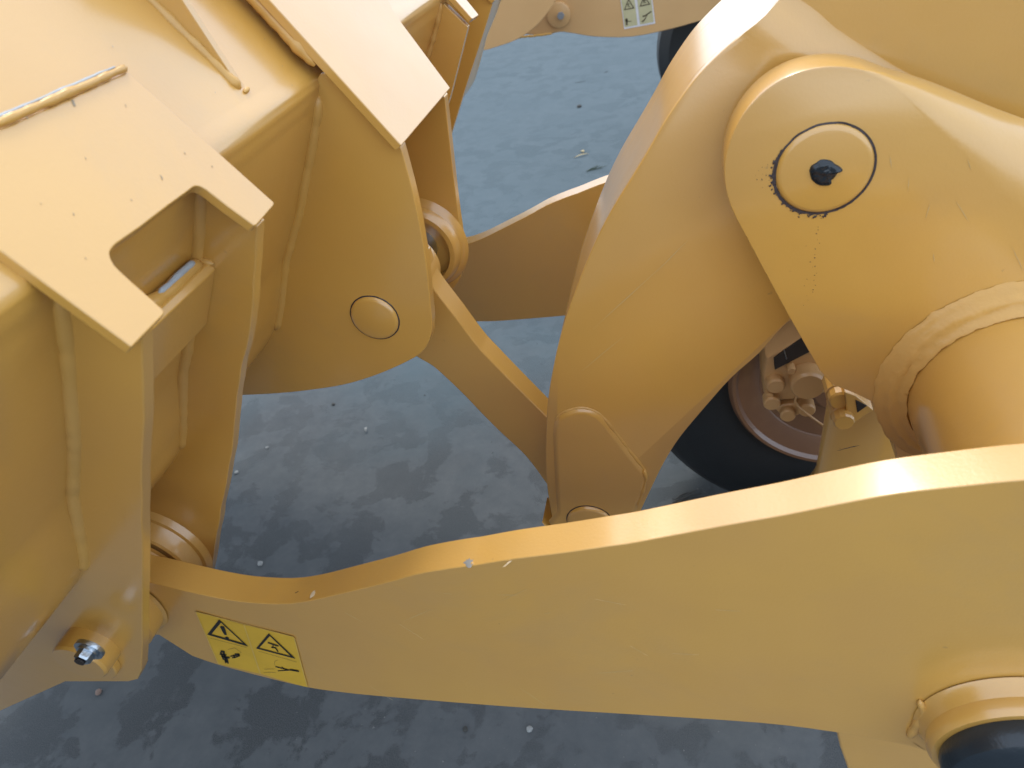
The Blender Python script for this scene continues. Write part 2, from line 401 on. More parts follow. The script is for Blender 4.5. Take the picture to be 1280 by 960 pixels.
M_hair = plain('hairline_scratch', (.60, .44, .20), .5)
rs_ = random.Random(11)
for p0, ang, ln in (((830, 330), 2.4, 120), ((780, 420), 2.45, 70), ((860, 300), 2.35, 60)):
    streak(V(p0, 1.1195), V((p0[0] + ln * math.cos(ang), p0[1] + ln * math.sin(ang)), 1.1195), .0005, M_hair, frame, h=.0002)
for i in range(14):
    p0 = (rs_.uniform(430, 1220), rs_.uniform(740, 860)); ang = rs_.uniform(-.5, .6); ln = rs_.uniform(8, 46)
    if p0[0] > 1050 and p0[1] > 820: continue
    streak(V(p0, .5995), V((p0[0] + ln * math.cos(ang), p0[1] + ln * math.sin(ang)), .5995), rs_.uniform(.0002, .0005), M_hair, frame, h=.0002)
for i in range(7):
    p0 = (rs_.uniform(1100, 1270), rs_.uniform(180, 340)); ang = rs_.uniform(.8, 1.9); ln = rs_.uniform(8, 40)
    streak(V(p0, 1.0295), V((p0[0] + ln * math.cos(ang), p0[1] + ln * math.sin(ang)), 1.0295), rs_.uniform(.0003, .0005), M_hair, frame, h=.0002)

# warning stickers ------------------------------------------------
def flatpoly(pts, Y, bm):
    vs_ = [bm.verts.new((q[0], Y, q[1] + H)) for q in (U(p, Y) for p in pts)]
    try: bm.faces.new(vs_)
    except Exception: pass
def stroke(pts, w, Y, bm):
    for a, b in zip(pts, pts[1:]):
        d = Vector((b[0] - a[0], b[1] - a[1])); L = d.length or 1; d /= L; s = Vector((-d.y, d.x)) * w / 2; e = d * w * .3
        flatpoly([(a[0] - e.x + s.x, a[1] - e.y + s.y), (b[0] + e.x + s.x, b[1] + e.y + s.y), (b[0] + e.x - s.x, b[1] + e.y - s.y), (a[0] - e.x - s.x, a[1] - e.y - s.y)], Y, bm)
def tri(o, i, Y, bm):
    for k in range(3):
        j = (k + 1) % 3; flatpoly([o[k], o[j], i[j], i[k]], Y, bm)
def zz(pts, s, ox, oy): return [(ox + p[0] / s, oy + p[1] / s) for p in pts]
zn = lambda pts: zz(pts, 7.53, 230, 750)
YD = .5985
bm = bmesh.new(); flatpoly(zn([(103, 106), (560, 232), (1030, 345), (1045, 372), (1168, 822), (1120, 812), (715, 695), (318, 600)]), YD, bm)
dec = ob('warning_sticker', bm, M_decal, frame)
dec['label'] = 'yellow two-panel warning sticker with black triangles'
for p_, w_ in (([(108, 110), (322, 598)], .9), ([(565, 236), (718, 692)], 1.3), ([(1038, 360), (1160, 815)], .9), ([(108, 110), (1030, 348)], .5)):
    bm = bmesh.new(); stroke(zn(p_), w_, YD - .0006, bm); ob('sticker_border', bm, M_decaledge, dec)

Yk = YD - .0012
def symbol(name, m, parent, *fns):
    bm = bmesh.new()
    for f in fns: f(bm)
    return ob(name, bm, m, parent)
symbol('triangle_mark', M_ink, dec, lambda b: tri(zn([(330, 184), (604, 438), (218, 326)]), zn([(348, 214), (560, 410), (258, 322)]), Yk, b))
symbol('triangle_mark', M_ink, dec, lambda b: tri(zn([(797, 314), (1050, 554), (678, 456)]), zn([(808, 340), (1005, 530), (708, 452)]), Yk, b))
symbol('exclamation_mark', M_ink, dec, lambda b: flatpoly(zn([(338, 252), (352, 246), (376, 250), (390, 282), (404, 330), (382, 330), (362, 300)]), Yk, b))
symbol('exclamation_dot', M_ink, dec, lambda b: flatpoly(zn([(384, 350), (404, 346), (424, 358), (420, 370), (402, 368)]), Yk, b))
for nm, L_ in (('standing_figure', (([(350, 484), (378, 490)], 2.2), ([(338, 510), (396, 518)], 1.5), ([(345, 492), (372, 560)], 1.8), ([(374, 500), (400, 585)], 2.4), ([(356, 530), (425, 545)], 1.9), ([(400, 545), (415, 595)], 1.8), ([(384, 560), (392, 592)], 1.6))),
               ('struck_figure', (([(440, 530), (520, 515)], 1.5), ([(455, 545), (500, 535), (520, 525)], 1.4), ([(480, 508), (515, 510), (522, 530)], 1.3), ([(466, 520), (480, 545)], 1.3))),
               ('crushing_mark', (([(792, 403), (886, 434)], 1.6), ([(838, 428), (836, 448)], 1.2), ([(825, 445), (862, 452), (884, 486)], 1.5))),
               ('loader_mark', (([(862, 628), (905, 640), (965, 655), (1080, 675)], 1.1), ([(885, 668), (990, 662)], .9), ([(920, 632), (960, 662)], .9), ([(1000, 655), (1075, 668)], 1.5)))):
    symbol(nm, M_ink, dec, *[(lambda b, p=p, w=w: stroke(zn(p), w, Yk, b)) for p, w in L_])
for st_l in ([(755, 652), (850, 650)], [(750, 685), (862, 682)], [(858, 620), (850, 600), (856, 575), (885, 565)], [(415, 465), (480, 452), (540, 498)], [(250, 360), (590, 448)], [(700, 482), (1060, 585)]):
    bm = bmesh.new(); stroke(zn(st_l), .25, Yk, bm); ob('printed_line', bm, M_dirtgrease, dec)

# ================================================================== BELL CRANK
crank = thing('bell_crank', (.2, 1.28, 1.9), 'curved yellow bell crank plate pinned beside the mount plate and bent over the tilt link', 'bell crank')
cl = smooth([(1400, -190), (1250, -150), (1120, -90), (1040, -40), (980, 0), (954, 23), (914, 54), (879, 87), (856, 115), (832, 150), (811, 187), (788, 225), (765, 262), (745, 300), (728, 340), (711, 386), (700, 422), (692, 457), (685, 500), (682, 555), (683, 600), (688, 637), (695, 668)], 4)
LP = (-.222, -1.317)
cr = smooth([(800, 641), (816, 607), (831, 577), (850, 547), (880, 511), (914, 473), (950, 441), (989, 400), (1050, 365), (1150, 345), (1400, 360)], 4)
YC = 1.12
base = clean(px(cl, YC) + arc(LP, .125, 190, 340, 12) + px(cr, YC))
web_i = [p for p in cl if p[1] < 425]
webo = clean(px(web_i, YC) + px([(720, 430), (790, 450), (900, 440), (1000, 400), (1150, 345), (1400, 360)], YC))
# recessed upper right skin + thick cheek, shoulder shaped to imitate a streak of light
ob('crank_plate', loops_bm([(base, YC + .022), (base, YC + .085)]), M_paint, crank, sharp=40)
ob('crank_web', loops_bm([(webo, YC + .085), (webo, YC + .24)]), M_paint, crank, sharp=40)
plate('crank_plate', base, YC + .24, .08, M_paint, crank)
fullleft = px(cl, YC)
def resamp(L, n):
    D = [0]
    for a, b in zip(L, L[1:]): D.append(D[-1] + math.hypot(b[0] - a[0], b[1] - a[1]))
    return [(float(np.interp(t, D, [p[0] for p in L])), float(np.interp(t, D, [p[1] for p in L]))) for t in np.linspace(0, D[-1], n)]
def cloop(y0, off, Y, inset):
    """y0: photo row where the shoulder leaves the curved edge"""
    k = max(i for i, p in enumerate(cl) if p[1] <= y0)
    a, b = cl[k], cl[k + 1]; t = (y0 - a[1]) / (b[1] - a[1])
    st_ = (a[0] + (b[0] - a[0]) * t, y0)
    Lf = resamp(px([st_] + cl[k + 1:], YC), 60)
    S_ = [(1022 + off[0], 70 + off[1]), (1068 + off[0], 100 + off[1]), (1112 + off[0], 126 + off[1]), (1195 + off[0], 162 + off[1]), (1300 + off[0], 205 + off[1])]
    mid = ((st_[0] * .45 + S_[0][0] * .55), (st_[1] * .45 + S_[0][1] * .55) - 3)
    sh = px(smooth([st_, mid] + S_, 4)[1:], YC)[::-1]
    base_ = Lf + arc(LP, .125, 190, 340, 12) + px(cr[:-8], YC)
    L = base_ + sh
    if inset:
        I = inset_loop(L, inset)
        L = [L[0]] + I[1:len(base_)] + sh
    return (L, Y)
cloops = [cloop(40, (-28, 30), YC, .0022), cloop(30, (-16, 18), YC + .0008, .0007), cloop(20, (-4, 5), YC + .0045, 0), cloop(10, (8, -8), YC + .013, 0), cloop(2, (18, -19), YC + .0195, 0), cloop(-6, (28, -29), YC + .0215, 0), cloop(-6, (28, -29), YC + .024, 0)]
ob('crank_cheek', loops_bm(cloops), M_paint, crank, sharp=55)
# boss pad with rounded weld edge
pad = smooth([(697, 640), (695, 600), (693, 560), (693, 535), (698, 520), (712, 512), (730, 510), (746, 515), (757, 525), (775, 548), (792, 570), (806, 588), (810, 597)], 4) + [(803, 618), (793, 640), (785, 660)]
PL = clean(px(pad, YC) + arc(LP, .105, -30, -170, 10))
def sc(L, d): return inset_loop(L, d)
ob('boss_pad', loops_bm([(sc(PL, .012), YC - .0085), (sc(PL, .008), YC - .008), (sc(PL, .004), YC - .0055), (PL, YC - .002), (sc(PL, -.003), YC + .001)]), M_paint, crank, sharp=60)
weld([V(p, YC + .0005) for p in pad[14:-3]], .0042, crank, wob=.45)
weld([V((806, 588), YC - .006), V((808, 598), YC - .006), V((804, 612), YC - .004), V((797, 632), YC - .002)], .0045, crank, wob=.6)
def pinhead(c, r, Y, parent, proud=.010, gap=True, m=None):
    ob('pin_head', lathe(c, [(0.0001, Y - proud), (r - .009, Y - proud), (r - .004, Y - proud + .0015), (r - .0010, Y - proud + .005), (r - .0006, Y + .002)], 96), m or M_paint, parent, sharp=40)
    ob('pin_gap', ring(c, [(r - .001, Y - .0012), (r + .0016, Y - .0010), (r + .0018, Y + .001), (r - .001, Y + .001)], 128, wob=.0009), M_dirtgrease, parent, sharp=80)
pinhead(LP, .056, YC - .0085, crank)
# main pin through the mount plate
mp = thing('main_pin', tuple(y3(pc, 1.0)), 'large round pin end in the mount plate with black grease at its centre', 'pin')
pinhead(pc, .0665, 1.03, mp, proud=.006)
rng = random.Random(5)
# grease ring, splats on the lower left of the ring, drip line, central blob
bm = bmesh.new(); n = 200; I = []; O = []
for i in range(n + 1):
    a = math.radians(150 + 290 * i / n)
    w = .0012 + .0022 * max(0, math.sin(math.radians((i / n) * 290))) * abs(noise.noise(Vector((i * .15, 0, 0)))) * 2
    if i / n < .35: w += .0022 * (noise.noise(Vector((i * .45, 3, 0))) + .6)
    I.append(bm.verts.new((pc[0] + .0662 * math.cos(a), 1.0288, pc[1] + H + .0662 * math.sin(a))))
    O.append(bm.verts.new((pc[0] + (.0675 + w) * math.cos(a), 1.0288, pc[1] + H + (.0675 + w) * math.sin(a))))
for i in range(n): bm.faces.new((I[i], I[i + 1], O[i + 1], O[i]))
ob('grease_ring', bm, M_dirtgrease, mp)
for i in range(34):
    a = math.radians(rng.uniform(165, 285)); r = .0705 + abs(rng.gauss(0, .0025))
    blob((pc[0] + r * math.cos(a), 1.0292, pc[1] + H + r * math.sin(a)), (rng.uniform(.0008, .0026), rng.uniform(.0008, .0022)), .0008, M_dirtgrease, mp, 'grease_spot', (0, -1, 0), seed=i, n=9, jag=.5)
for i in range(26):
    blob(V((1018 + rng.uniform(-9, 9) - i * .2, 272 + i * 4.4 + rng.uniform(-4, 4)), 1.0295), (rng.uniform(.0003, .0010),) * 2, .0004, M_dirtgrease, mp, 'grease_spot', (0, -1, 0), seed=i, n=6)
for i in range(14):
    blob(V((948 + rng.uniform(-10, 14), 222 + rng.uniform(-16, 16)), 1.0295), (rng.uniform(.0003, .0008),) * 2, .0004, M_dirtgrease, mp, 'grease_spot', (0, -1, 0), seed=i, n=6)
gz = lambda pts: zz(pts, 6.4, 930, 140)
gp = gz([(520, 470), (535, 430), (575, 405), (610, 382), (650, 378), (700, 388), (730, 415), (765, 432), (790, 466), (755, 478), (725, 515), (700, 545), (700, 570), (670, 588), (600, 584), (560, 562), (535, 530)])
gL = smooth([tuple(p) for p in gp] + [gp[0]], 3)[:-1]
GL = px(gL, 1.024); gc = (sum(p[0] for p in GL) / len(GL), sum(p[1] for p in GL) / len(GL))
bm = bmesh.new(); R_g = []
for k, (sc_, yy) in enumerate(((1, 1.0245), (.96, 1.0215), (.82, 1.0185), (.62, 1.0172), (.42, 1.0178), (.22, 1.0168))):
    R_g.append([bm.verts.new((gc[0] + (p[0] - gc[0]) * sc_, yy + .0022 * noise.noise(Vector((p[0] * 130 * sc_, p[1] * 130 * sc_, k * .7))), gc[1] + H + (p[1] - gc[1]) * sc_)) for p in GL])
for a, b in zip(R_g, R_g[1:]):
    for i in range(len(GL)): bm.faces.new((a[i], a[(i + 1) % len(GL)], b[(i + 1) % len(GL)], b[i]))
ct = bm.verts.new((gc[0], 1.0165, gc[1] + H))
for i in range(len(GL)): bm.faces.new((R_g[-1][i], R_g[-1][(i + 1) % len(GL)], ct))
ob('grease_blob', bm, M_grease, mp, sharp=120)

# ================================================================== TILT LINK
link = thing('tilt_link', (-.4, 1.27, 1.4), 'flat yellow tilt link bar slanting from the centre bracket down to the bell crank', 'link bar')
CP = U((466.5, 400.5), 1.09)
lt = smooth([(528, 325), (539, 356), (570, 397), (590, 424), (602, 439)], 3) + smooth([(603, 440), (640, 478), (681, 519), (715, 553)], 3)
lb = smooth([(715, 650), (681, 602), (665, 580), (651, 564), (625, 540), (602, 517), (580, 494), (557, 472), (541, 458), (524, 448), (508, 438)], 3)
LK = clean(px(lt, 1.24) + arc(LP, .080, 45, -120, 14) + px(lb, 1.24) + arc(CP, .085, 250, 60, 14))
plate('link_bar', LK, 1.24, .065, M_paint, link, .003)
ob('link_eye', lathe(CP, [(.0001, 1.222), (.074, 1.222), (.078, 1.228), (.078, 1.322), (.074, 1.328), (.0001, 1.328)], 64), M_paint, link, sharp=30)
lpn = thing('link_pin', tuple(y3(LP, 1.12)), 'steel pin hidden in the lower end of the bell crank', 'pin')
ob('pin_shaft', lathe(LP, [(.0001, 1.14), (.05, 1.14), (.05, 1.42), (.0001, 1.42)], 40), M_zinc, lpn)

# ================================================================== BUCKET
bucket = thing('loader_bucket', (-.9, 1.3, 1.0), 'yellow bucket back with cream flange plates and welded pairs of pin brackets', 'bucket')
F = (-.580, -.237); Gp = (-.655, -.128)
# shell profile : back wall, rolled fold, sloping upper panel
low = smooth([(-1.75, -1.12), (-1.4, -.985), (-1.1, -.872), (-.94, -.80), (-.86, -.733), (-.823, -.675), (-.79, -.61), (-.766, -.56)], 5)
fold = smooth([(-.600, -.290), (-.588, -.268), (-.580, -.252), (-.578, -.243), (-.582, -.231), (-.596, -.212)], 5)
up = [(-.655, -.126), (-.90, .230), (-1.04, .434)]
low2 = low[:-1] + [(-.766, -.56), (-.762, -.552), (-.705, -.470)] + fold + up
inner = [(-1.03, .43), (-.93, .27), (-.675, -.135), (-.612, -.242), (-.79, -.57), (-.88, -.71), (-.96, -.78), (-1.1, -.84), (-1.75, -1.08)]
Y0b, Y1b = -.35, 2.95
bm = bmesh.new(); prof = low2; NY = 60
rows = []
for k in range(NY + 1):
    Y = Y0b + (Y1b - Y0b) * k / NY
    rows.append([bm.verts.new((p[0] + .002 * noise.noise(Vector((Y * 3, i * .2, 0))), Y, p[1] + H + .002 * noise.noise(Vector((Y * 3, i * .2, 7))))) for i, p in enumerate(prof)])
for a, b in zip(rows, rows[1:]):
    for i in range(len(prof) - 1): bm.faces.new((a[i], a[i + 1], b[i + 1], b[i]))
shell = ob('bucket_shell', bm, M_paint, bucket, sharp=24)
sm = shell.modifiers.new('solid', 'SOLIDIFY'); sm.thickness = .018; sm.offset = -1
for Y in (Y0b, Y1b - .02):
    plate('side_plate', prof + [(-2.0, .3), (-2.1, -1.1)], Y, .02, M_paint, bucket)
plate('bucket_floor', [(-1.72, -1.11), (-2.9, -1.50), (-2.9, -1.47), (-1.72, -1.08)], Y0b, Y1b - Y0b, M_paint, bucket)
# bracket plates
fa, fb = U((165, 434), .448), U((0, 313), .448)
ca, cb = U((502, 182), 1.08), U((337, 0), 1.08)
def under(pts, a, b, off):
    d = Vector((b[0] - a[0], b[1] - a[1])).normalized(); n = Vector((d.y, -d.x)); n = n if n.x > 0 else -n
    out = []
    for p in pts:
        h = (Vector(p) - Vector(a)).dot(n) + off
        out.append((p[0] - n.x * h, p[1] - n.y * h) if h > 0 else tuple(p))
    return out
YA, YB = .475, .73
Ao = smooth([(178, 405), (179, 500), (177.5, 600), (178.5, 700), (178, 800), (177, 838)], 4) + [(172, 849), (160, 852), (82, 852), (0, 889), (-70, 925), (-200, 860), (-200, 700), (40, 640), (60, 600), (62, 385)]
plate('bracket_plate', under(px(Ao, YA), fa, fb, .012), YA, .020, M_paint, bucket, .0018, rag=.0016)
Bo = smooth([(322, 284), (318, 340), (315, 380), (311, 425), (303, 456), (298, 490), (295, 515), (290, 564), (280, 620), (276, 640), (271, 668), (266, 702)], 3) + [(262, 722), (245, 745), (215, 755), (165, 742), (150, 700), (185, 560), (215, 430), (225, 300), (236, 250), (255, 232)]
plate('bracket_plate', under(px(Bo, YB), fa, fb, .012), YB, .022, M_paint, bucket, .0018, rag=.0022)
YCb, YDb = 1.10, 1.42
Co = smooth([(501, 184), (514, 232), (524, 277), (533, 330), (538, 380), (540, 405), (537, 425), (527, 441), (505, 454), (470, 469), (430, 481), (385, 488), (345, 492), (306, 494)], 4) + [(240, 495), (240, 470), (330, 330), (385, 120), (400, 92), (415, 90)]
plate('bracket_plate', under(px(Co, YCb), ca, cb, .014), YCb, .026, M_paint, bucket, .002)
Do = smooth([(556, 122), (564, 195), (571, 255), (577, 298), (579, 322), (578, 339), (572, 354), (560, 366), (535, 378), (500, 388), (450, 394)], 4) + [(400, 395), (400, 330), (470, 150), (485, 22), (500, 30)]
plate('bracket_plate', under(px(Do, YDb), ca, cb, .014), YDb, .026, M_paint, bucket, .002)
# far pair mirrors the near pair
plate('bracket_plate', under(px(Bo, YB), fa, fb, .012), 1.863, .022, M_paint, bucket, .0018)
plate('bracket_plate', px(Ao[:-5] + [(-60, 900), (0, 600), (50, 500), (62, 385)], YA), 2.123, .020, M_paint, bucket, .0018)
# flange plates --------------------------------------------------
def fl(pts): return [onpl(p, fa, fb) for p in pts]
near_fl = [(165, 434), (204, 394), (206, 390)] + [(203, 386), (190, 374), (165, 352), (150, 338)] + smooth([(144, 332), (139, 323), (138, 315), (143, 307), (152, 300)], 3) + [(175, 284), (210, 257)] + smooth([(236, 238), (243, 233), (250, 233), (258, 237)], 3) + [(285, 258), (318, 282), (321, 281), (342, 257), (343, 253), (160, 89)]
P = fl(near_fl)
back = onpl((160, 89), fa, fb)
P += [Vector((back.x, .448, back.z))]
slab('flange_plate', P, .014, M_paint, bucket, .0018)
# mirrored copy at the far bracket pair
slab('flange_plate', [Vector((p.x, 2.62 - p.y, p.z)) for p in P][::-1], .014, M_paint, bucket, .0018)
c0 = onpl((502, 182), ca, cb); c1 = onpl((563, 110), ca, cb); c2 = onpl((493, 16), ca, cb)
d_ = Vector((cb[0] - ca[0], 0, cb[1] - ca[1])).normalized()
slab('flange_plate', [c0, c1, c2, onpl((505, -6), ca, cb) + d_ * .12, Vector((0, 1.08, 0)) + Vector((ca[0], 0, ca[1] + H)) + d_ * .62], .016, M_paint, bucket, .002)
# gusset rib on the panel
gt = onpl((302, 112), F, Gp); g1 = onpl((165, -12), F, Gp); Yg = gt.y
gx = [(gt.x + .001, gt.z - H - .003), (g1.x, g1.z - H - .003), (g1.x - .30, g1.z - H + .5), U((175, -110), Yg), U((228, 0), Yg), U((262, 52), Yg), U((297, 105), Yg)]
plate('gusset', gx, Yg, .012, M_paint, bucket, .0012)
weld([y3((gx[0][0] - .002, gx[0][1] + .004), Yg - .001), Vector((g1.x, Yg - .001, g1.z + .002))], .0075, bucket, wob=.35)
weld([y3((gx[0][0] + .003, gx[0][1]), Yg - .002), y3((gx[0][0] + .003, gx[0][1] + .002), Yg + .014)], .0035, bucket, wob=.9)
# weld along the near flange's upper edge, with blue-grey stained stripe
pl = lambda p, o=0: onpl(p, (F[0], F[1] + o), (Gp[0], Gp[1] + o))
weld([back + Vector((0, .0, .004)), Vector((back.x, .448, back.z + .004))], .0046, bucket, wob=.4)
weld([back + Vector((-.006, -.01, .008)), Vector((back.x - .006, .46, back.z + .008))], .0018, bucket, m=M_primer, wob=.5)
# welds : brackets to wall
def wl(side, Y, pts, r=.006, m=None): weld([V(p, Y) for p in pts], r, bucket, m=m)
def wallpath(Y, t0=0, t1=1):
    W_ = [(-.585, -.263), (-.620, -.33), (-.700, -.466), (-.764, -.560), (-.79, -.61), (-.823, -.675), (-.853, -.726)]
    return [y3(q, Y) for q in W_]
weld(wallpath(YA + .003), .0115, bucket, wob=.12); weld(wallpath(YB + .003), .0115, bucket, wob=.12); weld(wallpath(YCb + .003), .0115, bucket, wob=.12)
weld(wallpath(1.86), .008, bucket)
# strip weld under centre flange
weld([onpl((498, 178), ca, cb) + Vector((-.008, .024, -.012)), onpl((425, 98), ca, cb) + Vector((-.008, .024, -.010))], .003, bucket)
weld([onpl((400, 72), ca, cb) + Vector((-.016, .01, -.012)), onpl((345, 8), ca, cb) + Vector((-.02, .01, -.014)), onpl((300, -40), ca, cb) + Vector((-.02, .01, -.014))], .011, bucket, wob=.4)
# cross stiffener between brackets A and B
r0 = U((263, 328), YB); r1_ = U((259, 405), YB); r2_ = U((240, 413), YB)
st = [r0, (r0[0] + .004, r0[1] - .01), r1_, (r1_[0] - .012, r1_[1] - .004), r2_, (r2_[0] - .03, r2_[1] + .02), (r0[0] - .035, r0[1] + .012)]
ob('stiffener', loops_bm([(clean(st), YA + .020), (clean(st), YB)]), M_paint, bucket, .002)
weld([y3((r0[0] - .012, r0[1] + .005), YB - .005), y3((r0[0] - .012, r0[1] + .005), YA + .02)], .010, bucket, wob=.4)
weld([y3((r0[0] - .008, r0[1] + .012), YB - .02), y3((r0[0] - .008, r0[1] + .012), YB - .10)], .004, bucket, m=M_primer, wob=.5)
weld([y3((r0[0] - .02, r0[1] + .008), YB - .001), y3((r0[0] + .004, r0[1] - .002), YB - .001)], .006, bucket, wob=.7)
# lower rolled stiffener below
# pin bosses
ob('pin_boss', lathe(PIN, [(.120, YB), (.113, YB - .012), (.106, YB - .014), (.103, YB - .020), (.103, YB - .046), (.099, YB - .050), (.083, YB - .050), (.080, YB - .046), (.080, YB - .01)], 80), M_paint, bucket, sharp=30)
ob('pin_boss', lathe(PIN, [(.095, YA + .02), (.095, YA + .068), (.090, YA + .072), (.0001, YA + .072)], 80), M_paint, bucket, sharp=30)
ob('pin_boss', lathe(CP, [(.120, YDb), (.112, YDb - .012), (.106, YDb - .016), (.100, YDb - .036), (.096, YDb - .040), (.085, YDb - .040), (.083, YDb - .036), (.083, YDb - .01)], 80), M_paint, bucket, sharp=30)
ob('pin_boss', lathe(CP, [(.100, YCb + .026), (.100, YCb + .075), (.096, YCb + .08), (.0001, YCb + .08)], 64), M_paint, bucket, sharp=30)
cpin = thing('centre_pin', tuple(y3(CP, YCb)), 'round yellow pin end flush in the centre bracket plate', 'pin')
pinhead(CP, .0515, YCb, cpin, proud=.008)
ob('pin_shaft', lathe(CP, [(.0001, YCb + .08), (.046, YCb + .08), (.046, YDb), (.0001, YDb)], 40), M_zinc, cpin)
# near pin: retainer collar and silver bolt
npn = thing('bucket_pin', tuple(y3(PIN, .45)), 'thick pivot pin with silver hex bolt and washer in the lower left bracket', 'pin')
NP = U((118, 818), .44)
ob('pin_shaft', lathe(PIN, [(.0001, .56), (.06, .56), (.06, .72), (.0001, .72)], 40), M_zinc, npn)
ob('retainer_collar', lathe(U((100, 828), .44), [(.047, YA), (.047, .441), (.044, .436), (.0001, .435)], 72), M_paint, npn, sharp=30)
ob('retainer_flange', lathe(U((108, 826), .465), [(.056, YA - .0005), (.056, YA - .012), (.054, YA - .014), (.0001, YA - .014)], 72), M_paint, npn, sharp=30)
BC = U((106, 820), .42)
ob('washer', lathe(BC, [(.0001, .435), (.023, .435), (.0235, .431), (.023, .428), (.0001, .428)], 48), M_zinc, npn, sharp=30)
ob('lock_washer', lathe(BC, [(.0001, .428), (.017, .428), (.017, .424), (.0001, .424)], 40), M_zinc, npn, sharp=30)
ob('bolt_head', lathe(BC, [(.0001, .424), (.0135, .424), (.0135, .415), (.012, .412), (.0001, .414)], 6, a0=.3), M_zinc, npn, sharp=20)
ob('bolt_socket', lathe((BC[0] - .004, BC[1] - .002), [(.0001, .412), (.008, .412), (.008, .4095), (.0001, .4095)], 24), M_hole, npn, sharp=20)
# marks on near flange
fn = Vector((.8, 0, .58))
for i, (q, a, b) in enumerate((((157, 132), .0032, .0008), ((231, 192), .0022, .0012), ((265, 208), .0018, .0016), ((107, 198), .002, .001), ((202, 222), .004, .0025), ((164, 250), .0016, .0014), ((51, 255), .0012, .0010), ((92, 268), .0025, .0015), ((107, 323), .0012, .0010), ((33, 146), .004, .002), ((92, 130), .006, .003))):
    blob(onpl(q, fa, fb) + fn * .0004, (a * .8, b * .45), .0003, M_smudge, bucket, 'paint_fleck', fn, n=9, jag=.6, seed=i + 20)
for i, q in enumerate(((352, 84), (364, 108), (330, 50), (268, 117), (140, 60))):
    blob(onpl(q, F, Gp) + Vector((.7, 0, .5)) * .003, (.0010, .0005), .0003, M_smudge, bucket, 'paint_fleck', fn, n=7, seed=i)

# ================================================================== FRONT WHEEL, AXLE
wc = (.578, -1.665)
wheel = thing('wheel_loader', (.57, 2.0, .1), 'chassis of the near loader: dark tyre, brown rim and brake caliper behind the bell crank', 'loader')
R_ = wc[1] + H
bm = ring(wc, [(.40, 2.12), (.44, 2.10), (.52, 2.085), (.62, 2.09), (.70, 2.11), (.745, 2.15), (.762, 2.2), (.762, 2.5), (.745, 2.56), (.62, 2.61), (.44, 2.60), (.40, 2.58)], 96)
ob('tyre', bm, M_black, wheel, sharp=35)
rc = (wc[0], wc[1])
rim_ = ob('rim', lathe(rc, [(.42, 2.14), (.405, 2.098), (.395, 2.088), (.384, 2.090), (.374, 2.105), (.330, 2.12), (.300, 2.135), (.285, 2.16), (.28, 2.30), (.05, 2.32)], 96), M_rim, wheel, sharp=30)
ob('brake_disc', lathe(rc, [(.16, 2.20), (.25, 2.20), (.25, 2.18), (.16, 2.18)], 72), plain('dark_steel', (.06, .06, .06), .4, .8), rim_, sharp=30)
ob('wheel_hub', lathe(rc, [(.15, 2.28), (.15, 2.12), (.12, 2.08), (.0001, 2.08)], 48), M_rim, rim_, sharp=30)
cz = lambda pts: zz(pts, 4.3636, 900, 380)
cal = ob('brake_caliper', loops_bm([(inset_loop(clean(px(cz([(250, 290), (300, 262), (440, 178), (560, 130), (620, 330), (600, 440), (560, 480), (470, 520), (330, 530), (262, 548), (236, 480), (232, 380)]), 1.94)), .006), 1.94),
                                    (clean(px(cz([(250, 290), (300, 262), (440, 178), (560, 130), (620, 330), (600, 440), (560, 480), (470, 520), (330, 530), (262, 548), (236, 480), (232, 380)]), 1.94)), 1.95),
                                    (clean(px(cz([(250, 290), (300, 262), (440, 178), (560, 130), (620, 330), (600, 440), (560, 480), (470, 520), (330, 530), (262, 548), (236, 480), (232, 380)]), 1.94)), 2.08)]), M_far, wheel, .003)
plate('caliper_slot', px(cz([(292, 290), (445, 182), (520, 150), (540, 225), (480, 258), (375, 312), (298, 352)]), 1.94), 1.932, .009, M_hole, cal, .001)
ob('caliper_bar', tube([V(cz([(350, 250)])[0], 1.925), V(cz([(364, 300)])[0], 1.925)], .006), M_zinc, cal)
ob('caliper_piston', lathe(U(cz([(470, 400)])[0], 1.93), [(.055, 1.95), (.055, 1.885), (.048, 1.875), (.0001, 1.875)], 40), M_far, cal, sharp=30)
plate('caliper_flange', px(cz([(295, 565), (340, 545), (480, 530), (505, 560), (470, 585), (400, 610), (350, 615)]), 1.93), 1.925, .03, M_far, cal, .004)
for q, r in (((300, 430), .030), ((268, 480), .013), ((280, 525), .028), ((367, 590), .026), ((515, 440), .018), ((568, 430), .026), ((470, 560), .028), ((385, 345), .014)):
    Yq = 1.93 if q[1] < 520 else 1.92
    ob('caliper_bolt', lathe(U(cz([q])[0], Yq), [(r, Yq + .02), (r, Yq - .018), (r * .85, Yq - .024), (.0001, Yq - .024)], 18), M_far, cal, sharp=30)
ob('brake_line', tube(smooth([tuple(V(cz([q])[0], 1.895)) for q in ((520, 440), (480, 462), (440, 485), (412, 515), (415, 545), (450, 580), (520, 632), (600, 690), (660, 740))], 5), .0045, n=6), M_far, cal, sharp=60)

